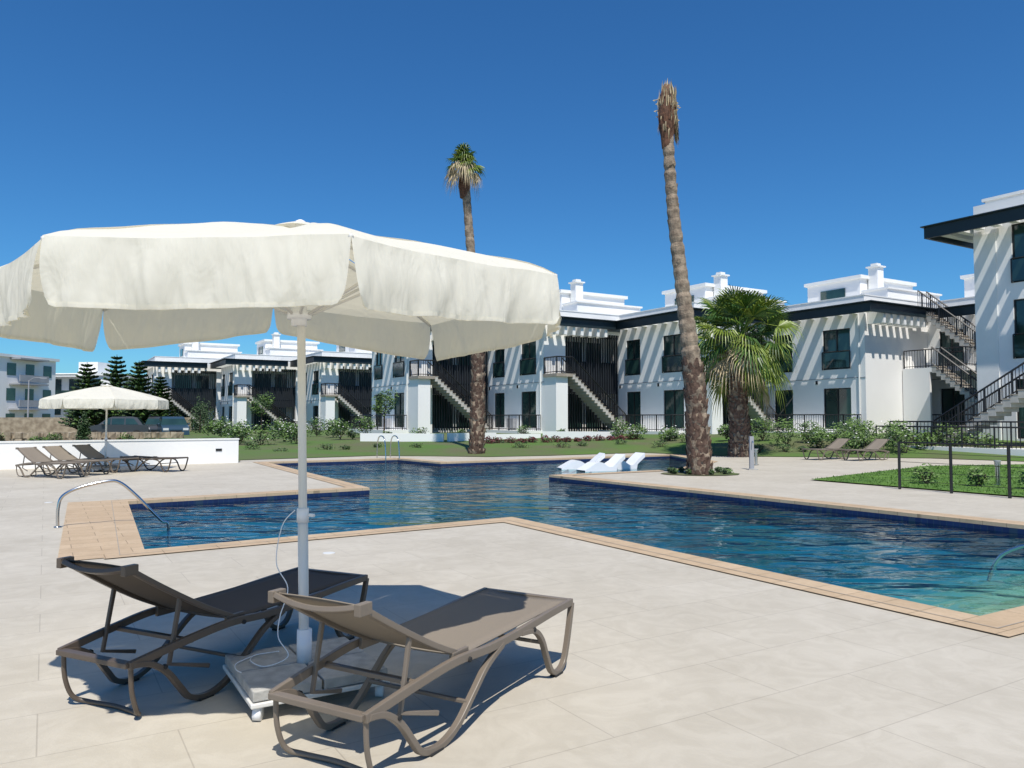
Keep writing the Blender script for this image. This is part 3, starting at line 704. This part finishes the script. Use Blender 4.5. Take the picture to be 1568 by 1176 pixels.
# ---------------------------------------------------------------- parasols
def parasol(x, y, Rr, zt, vh, zp, hub, poleb=(0, 0), rot=0, raised=None):
    p = empty('parasol', (x, y, 0)); can = MB(); fr = MB()
    vt = []
    for k in range(8):
        a = R(-90-22.5+45*k)+rot; z = zt+(raised or {}).get(k, (0, 0))[0]
        vt.append(Vector((math.cos(a)*Rr, math.sin(a)*Rr, z)))
    ap = Vector((0, 0, zp))
    for k in range(8):
        A = vt[k]; Bv = vt[(k+1) % 8]
        out = (A+Bv); out.z = 0; out.normalize()
        def top(u, v):
            r = .06+.94*v; q = A.lerp(Bv, u); pt_ = Vector((q.x*r, q.y*r, zp+(q.z-zp)*(r**1.25)))
            s = math.sin(math.pi*u)
            pt_.z -= .035*s*math.sin(math.pi*min(1, r))+.012*s*r; pt_.z += .014*noise.noise(Vector((q.x*r*3, q.y*r*3, k*1.7)))
            if r > .93: pt_ -= Vector((q.x, q.y, 0)).normalized()*(.03*s*(r-.93)/.07)
            if r > .9: pt_.z -= .02*((r-.9)/.1)**2
            return pt_
        can.grid(top, 22, 20, 'canvas')
        hA = vh+(raised or {}).get(k, (0, 0))[1]; hB = vh+(raised or {}).get((k+1) % 8, (0, 0))[1]
        def val(u, v):
            q = top(u, 1.0)
            h = hA+(hB-hA)*u
            edge = min(u, 1-u)
            cut = max(0, 1-edge/.045)**2*.16*v**4
            # gathers hang mostly vertical, with a few diagonal creases
            g1 = noise.noise(Vector((u*14+v*.8, k*3.1, v*.8))); g2 = noise.noise(Vector((u*34-v*1.6, k*5.1+9, v*1.2)))
            wv = .010*math.sin(u*19+k*2.1)+.022*noise.noise(Vector((u*6, k*3.1, v*1.2)))+.020*g1+.010*g2
            drop = h*v*(1-cut)
            flare = out*(wv*v**.6+.012*math.sin(v*3.1)+.02*v)
            r = q-Z*drop+flare
            s_ = (Bv-A).normalized(); uc = (u-.5)*2
            r -= s_*uc*abs(uc)**10*.025*v**2
            r.z += .006*v*noise.noise(Vector((u*7, k*2.2, 5)))
            return r
        can.grid(val, 110, 16, 'canvas')
        fr.tube([ap*1-Z*.05, ap.lerp(A, .5)-Z*.0, A-Z*.03], .011, 'pole', 6)
        rn = Vector((0, 0, hub)); st = ap.lerp(A, .48)-Z*.02
        fr.tube([rn+Vector((A.x, A.y, 0)).normalized()*.05, st], .009, 'pole', 6)
        for i in range(40):
            a_, b_ = val(i/40, .925)+out*.005, val((i+1)/40, .925)+out*.005
            c_, d_ = val((i+1)/40, .995)+out*.005, val(i/40, .995)+out*.005
            can.poly([a_, b_, c_, d_], 'canvas')
    def cap(u, v):
        a = u*2*math.pi; r = .03+.13*v*(1+.05*math.cos(8*a)); return Vector((math.cos(a)*r, math.sin(a)*r, zp+.03-.04*v**1.5))
    can.grid(cap, 32, 5, 'canvas')
    fr.tube([(0, 0, zp-.1), (0, 0, zp+.04), (0, 0, zp+.05)], [.03, .03, .012], 'plastic', 12)
    fr.tube([(0, 0, hub-.06), (0, 0, hub+.05)], .045, 'plastic', 16); fr.tube([(0, 0, hub-.02), (0, 0, hub+.02)], .07, 'plastic', 16)
    pb_ = Vector((poleb[0], poleb[1], .16))
    fr.tube([pb_, Vector((0, 0, zp))*1.0], .024, 'pole', 20)
    mid = pb_.lerp(Vector((0, 0, zp)), .33); fr.tube([pb_, mid], .029, 'pole', 20); fr.tube([mid-Z*.04, mid+Z*.04], .034, 'plastic', 20)
    fr.tube([mid+Vector((.03, 0, 0)), mid+Vector((.07, -.02, 0))], .010, 'plastic', 10)
    fr.tube([pb_-Z*.02, pb_+Z*.18], .042, 'plastic', 20)
    can.obj('canopy', p, True); fr.obj('pole_and_ribs', p, True)
    bs = MB(); ca, sa = math.cos(R(31)), math.sin(R(31))
    def PB(a, b_, z): return Vector((pb_.x+a*ca-b_*sa, pb_.y+a*sa+b_*ca, z))
    g_ = .006
    for (i, j) in ((0, 0), (0, 1), (1, 0), (1, 1)):
        bs.box(PB, (-.37+i*.37+g_, i*.37-g_), (-.37+j*.37+g_, j*.37-g_), (.105, .16), 'concrete')
    bs.box(PB, (-.375, .375), (-.375, .375), (.075, .10), 'pole')
    bs.obj('base_slabs', p, bevel=.006)
    wh = MB()
    for i in (-1, 1):
        for j in (-1, 1):
            c = PB(i*.33, j*.33, .037); wh.tube([c-Vector((.02, 0, 0)), c+Vector((.02, 0, 0))], .036, 'plastic', 16); wh.tube([c+Z*.03, c+Z*.05], .02, 'pole', 8)
    wh.obj('castors', p, True)
    return p, pb_
par, pb_ = parasol(-1.25, 4.5, 1.6, 2.30, .29, 2.67, 2.15, (.06, -.03), raised={5: (.15, -.08), 2: (0, -.03), 3: (.05, -.04), 7: (.0, .0), 0: (-.01, 0)})
cd = MB()
cd.tube(smooth_pts([(.0, -.04, 1.02), (-.07, -.05, .93), (-.10, -.05, .72), (-.03, -.06, .58), (-.07, -.07, .42), (-.08, -.06, .30), (-.02, -.07, .2), (-.12, -.15, .168), (-.22, -.1, .18), (-.25, .04, .170), (-.17, .1, .17), (-.1, .02, .2)], 8), .0032, 'plastic', 6)
cd.tube(smooth_pts([(-.25, .04, .170), (-.30, -.1, .17), (-.27, -.2, .168), (-.22, -.26, .17)], 8), .0032, 'plastic', 6)
cd.obj('cord', par, True)
parasol(-11.9, 22.6, 1.68, 2.1, .26, 2.50, 2.0, (0, 0), rot=.2)

# ---------------------------------------------------------------- sun loungers
def lounger(x, y, h, frm='lframe', sl='sling', back=.37, flat=False, name='sun_lounger'):
    p = empty(name, (x, y, 0), math.atan2(h[1], h[0])); f = MB(); s = MB()
    bx = .70 if not flat else .78; bz = back if not flat else .02
    def yw(a): return .315-(.045*max(0, (a-1.25)/.7))
    for sg in (-1, 1):
        def q(pts): return smooth_pts([(a, yw(a)*sg, z) for a, z in pts], 7)
        Y = .315*sg
        sd = (0, 1, 0)
        f.tube(q([(0, .395), (.3, .385), (.7, .365), (1.0, .36), (1.3, .375), (1.6, .345), (1.92, .30)]), 0, frm, side=sd, rect=(.014, .021))
        f.tube(q([(0.0, .39), (.03, .28), (.08, .13), (.13, .045), (.21, .017), (.29, .05), (.35, .15), (.41, .26), (.50, .33), (.66, .355)]), 0, frm, side=sd, rect=(.017, .014))
        f.tube(q([(.86, .35), (1.02, .28), (1.15, .18), (1.28, .075), (1.38, .026), (1.47, .016), (1.56, .04), (1.62, .11), (1.70, .21), (1.80, .28), (1.9, .30)]), 0, frm, side=sd, rect=(.017, .015))
        for a in (.21, 1.46): f.box(W, (a-.05, a+.05), (yw(a)*sg-.022, yw(a)*sg+.022), (.0, .012), 'rubber')
        Yb = .275*sg; Yt = .245*sg
        f.tube(smooth_pts([(1.22, Yb, .385), (1.22+bx*.33, Yb, .385+bz*.28), (1.22+bx*.7, (Yb+Yt)/2, .385+bz*.66), (1.22+bx, Yt, .385+bz*1.0)], 6), 0, frm, side=sd, rect=(.017, .014))
        f.tube([(1.22+bx*.55, Yb*.96, .375+bz*.5), (1.22+bx*.64, Yb*.96, .24), (1.22+bx*.30, Y*.95, .17)], 0, frm, side=sd, rect=(.010, .012))
        f.box(W, (1.16, 1.30), (Y-.03*sg-.012, Y-.03*sg+.012), (.345, .41), frm)
        for (a, z) in ((.52, .345), (1.2, .36), (1.72, .245)):
            f.tube([(a, yw(a)*sg, z), (a, (yw(a)+.022)*sg, z)], .014, 'rubber', 10)
    for (a, z, rc) in ((.0, .392, (.020, .017)), (.98, .34, (.016, .012)), (1.55, .335, (.016, .012)), (1.915, .303, (.024, .014)), (.40, .24, (.010, .010)), (1.20, .15, (.010, .010))):
        f.tube([(a, -yw(a), z), (a, yw(a), z)], 0, frm, side=(1, 0, 0), rect=rc)
    if not flat:
        f.tube(smooth_pts([(1.90, -.262, .30), (1.89, -.262, .16), (1.85, -.25, .05), (1.80, -.19, .016), (1.78, 0, .014), (1.80, .19, .016), (1.85, .25, .05), (1.89, .262, .16), (1.90, .262, .30)], 7), .013, frm, 10)
    tx, tz = 1.22+bx, .385+bz
    f.tube(smooth_pts([(tx, -.26, tz), (tx+.015, -.13, tz-.022), (tx+.02, 0, tz-.03), (tx+.015, .13, tz-.022), (tx, .26, tz)], 5), 0, frm, side=(1, 0, .4), rect=(.022, .012))
    f.box(W, (tx-.05, tx+.03), (-.27, -.235), (tz-.035, tz+.018), frm); f.box(W, (tx-.05, tx+.03), (.235, .27), (tz-.035, tz+.018), frm)
    s.grid(lambda u, v: (.01+u*1.22, (v-.5)*.595, .410-.025*u-.012*math.sin(math.pi*v)), 14, 8, sl)
    s.grid(lambda u, v: (1.235+u*(bx-.02), (v-.5)*(.53-.06*u), .393+bz*(u*.88+.12*u*u)-.022*math.sin(math.pi*v)*math.sin(math.pi*min(1, u*1.1)+.2)), 14, 8, sl)
    o = s.obj('sling', p, True); md = o.modifiers.new('sol', 'SOLIDIFY'); md.thickness = .006; md.offset = -1
    f.obj('frame', p, bevel=.005)
    return p
hd = (-.495, -.869)
lounger(.10, 5.06, hd)
lounger(-1.34, 5.78, (-.435, -.90), 'lframe_shaded', 'sling_shaded', .40)  # rear lounger takes the copies with painted-in shade
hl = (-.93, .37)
lounger(-11.2, 19.9, hl); lounger(-11.1, 20.9, hl); lounger(-10.9, 22.0, hl, flat=False); lounger(-9.6, 22.3, hl, 'lframe_shaded', 'sling_shaded', flat=True)
lounger(12.2, 27.9, (.86, .5)); lounger(11.0, 28.5, (.86, .5)); 

def wave_lounger(x, y, rz):
    p = MB(); prof = smooth_pts([(0, 0, .0), (.2, 0, .10), (.55, 0, .27), (.8, 0, .26), (1.05, 0, .12), (1.25, 0, .12), (1.5, 0, .33), (1.8, 0, .55)], 5)
    nP = len(prof)
    def sh(u, v):
        q = prof[int(round(u*(nP-1)))]; return (q.x, (v-.5)*.68, q.z)
    p.grid(sh, nP-1, 4, 'plastic')
    for i in range(nP-1):
        a, c = prof[i], prof[i+1]
        for sg in (-.34, .34):
            za = max(-.35, a.z-.16-(.2 if .3 < a.x < 1.4 else 0)); zc = max(-.35, c.z-.16-(.2 if .3 < c.x < 1.4 else 0))
            p.poly([(a.x, sg, a.z), (c.x, sg, c.z), (c.x, sg, zc), (a.x, sg, za)], 'plastic')
        p.poly([(a.x, -.34, max(-.35, a.z-.16)), (c.x, -.34, max(-.35, c.z-.16)), (c.x, .34, max(-.35, c.z-.16)), (a.x, .34, max(-.35, a.z-.16))], 'plastic')
    p.box(W, (.3, 1.4), (-.3, .3), (-.45, -.05), 'plastic')
    o = p.obj('in_pool_lounger', smooth=False); o.location = (x, y, -.08); o.rotation_euler = (0, 0, rz); o.scale = (.82, .82, .86)
wave_lounger(1.55, 25.3, R(12)); wave_lounger(2.15, 24.2, R(25)); wave_lounger(2.95, 25.2, R(25))

# ---------------------------------------------------------------- pool rails, fence, posts
hr = MB()
o = Vector((-6.42, 10.95, 0))
pts = [o, o+Z*.28, o+Z*.45+U2*.06, o+Z*.56+U2*.28, o+Z*.63+U2*.62, o+Z*.60+U2*.78, o+Z*.42+U2*.98, o+Z*.15+U2*1.22, o+Z*.0+U2*1.36, o-Z*.06+U2*1.44, o-Z*.45+U2*1.46]
hr.tube(smooth_pts(pts, 8), .022, 'steel', 12); hr.tube([o, o+Z*.02], .05, 'steel', 16)
hr.obj('pool_handrail', smooth=True)
hr = MB()
for k in (0, .55):
    o = Vector((-4.6, 29.9, 0))+U1*0-U2*k
    hr.tube(smooth_pts([o+E*.3, o+E*.25+Z*.6, o+Z*.85, o+U1*.45+Z*.75, o+U1*.6+Z*.1, o+U1*.6-Z*.5], 6), .022, 'steel', 8)
hr.obj('pool_ladder', smooth=True)
hr = MB(); o = Vector((6.2, 7.57, 0))
hr.tube(smooth_pts([o-E*.3, o-E*.3+Z*.35, o+Z*.48, o+E*.6+Z*.33, o+E*1.3+Z*.05, o+E*1.5-Z*.3], 8), .02, 'steel', 12)
hr.obj('step_handrail', smooth=True)

fb = MB()
f0 = Vector((8.45, 16.85, 0))
for d, nn in ((U1, 9),):
    for k in range(nn):
        q = f0+d*k*1.12; fb.box(lambda a, c, z: q+Vector((a, c, z)), (-.022, .022), (-.022, .022), (0, 1.02), 'black')
    for z in (.2, .4, .6, .8): fb.tube([f0+Z*z, f0+d*(nn-1)*1.12+Z*z], .005, 'black', 5)
    fb.tube([f0+Z*1.02, f0+d*(nn-1)*1.12+Z*1.02], .018, 'black', 6)
fb.obj('metal_fence')
def bollard(x, y, h):
    b = MB(); b.tube([(0, 0, 0), (0, 0, .02), (0, 0, .021), (0, 0, h*.8), (0, 0, h*.8+.01), (0, 0, h)], [.09, .09, .05, .05, .065, .065], 'steel', 16)
    b.tube([(0, 0, h), (0, 0, h+.02)], .075, 'greywall', 16); b.obj('bollard_light').location = (x, y, 0.02)
bollard(11.0, 17.5, .55); bollard(8.0, 25.3, .5)
sp = MB(); sp.box(W, (-.06, .06), (-.05, .05), (0, 1.0), 'greywall'); sp.tube([(0, -.05, .85), (0, -.14, .86), (0, -.16, .80)], .012, 'steel', 8)
sp.box(W, (-.14, .14), (-.2, .1), (0, .03), 'concrete'); sp.obj('foot_shower_post').location = (7.2, 23.2, .0)
for (x, y, h) in ((-44, 70, 5), (-30, 90, 7)):
    b = MB(); b.tube([(0, 0, 0), (0, 0, h)], [.09, .05], 'greywall', 8); b.tube(smooth_pts([(0, 0, h-.1), (.5, 0, h+.2), (1.2, 0, h+.2)], 4), .035, 'greywall', 6)
    b.box(W, (1.1, 1.7), (-.1, .1), (h+.13, h+.22), 'greywall'); b.obj('street_lamp').location = (x, y, 0)
for (x, y) in ((-2.1, 8.9), (-8.5, 14.2)):
    b = MB(); b.tube([(0, 0, .0), (0, 0, .006)], .07, 'pole', 20); b.obj('floor_drain').location = (x, y, 0)

# ---------------------------------------------------------------- light, sky, camera
hx, hy = .17, -.985; el = R(61)
sd = Vector((hx*math.cos(el), hy*math.cos(el), math.sin(el))).normalized()
L = bpy.data.lights.new('sun', 'SUN'); L.energy = 5.0; L.angle = R(.53); L.color = (1, .945, .86)
lo = bpy.data.objects.new('sun', L); scene.collection.objects.link(lo); lo.rotation_euler = (-sd).to_track_quat('-Z', 'Y').to_euler(); lo.location = (0, 0, 30)
wd = bpy.data.worlds.new('World'); scene.world = wd; wd.use_nodes = True
nt = wd.node_tree; bg = nt.nodes['Background']; sk = nt.nodes.new('ShaderNodeTexSky'); sk.sky_type = 'NISHITA'; sk.sun_disc = False
sk.sun_elevation = el; sk.sun_rotation = math.atan2(hx, hy); sk.altitude = 0; sk.air_density = 1.0; sk.dust_density = .2; sk.ozone_density = 2.5
hs = nt.nodes.new('ShaderNodeHueSaturation'); hs.inputs['Saturation'].default_value = 1.12
tm = nt.nodes.new('ShaderNodeMix'); tm.data_type = 'RGBA'; tm.blend_type = 'MULTIPLY'; tm.inputs[0].default_value = 1; tm.inputs[7].default_value = (.45, .95, 1.32, 1)
nt.links.new(sk.outputs[0], hs.inputs['Color']); nt.links.new(hs.outputs[0], tm.inputs[6])
nt.links.new(tm.outputs[2], bg.inputs[0]); bg.inputs['Strength'].default_value = .09
cam = bpy.data.cameras.new('camera'); co = bpy.data.objects.new('camera', cam); scene.collection.objects.link(co)
co.location = (0, 0, 1.55); co.rotation_euler = (R(92.53), 0, 0); cam.sensor_width = 36; cam.lens = 27.05; cam.clip_end = 6000; cam.clip_start = .05
scene.camera = co
scene.view_settings.view_transform = 'Standard'; scene.view_settings.look = 'None'; scene.view_settings.exposure = 0
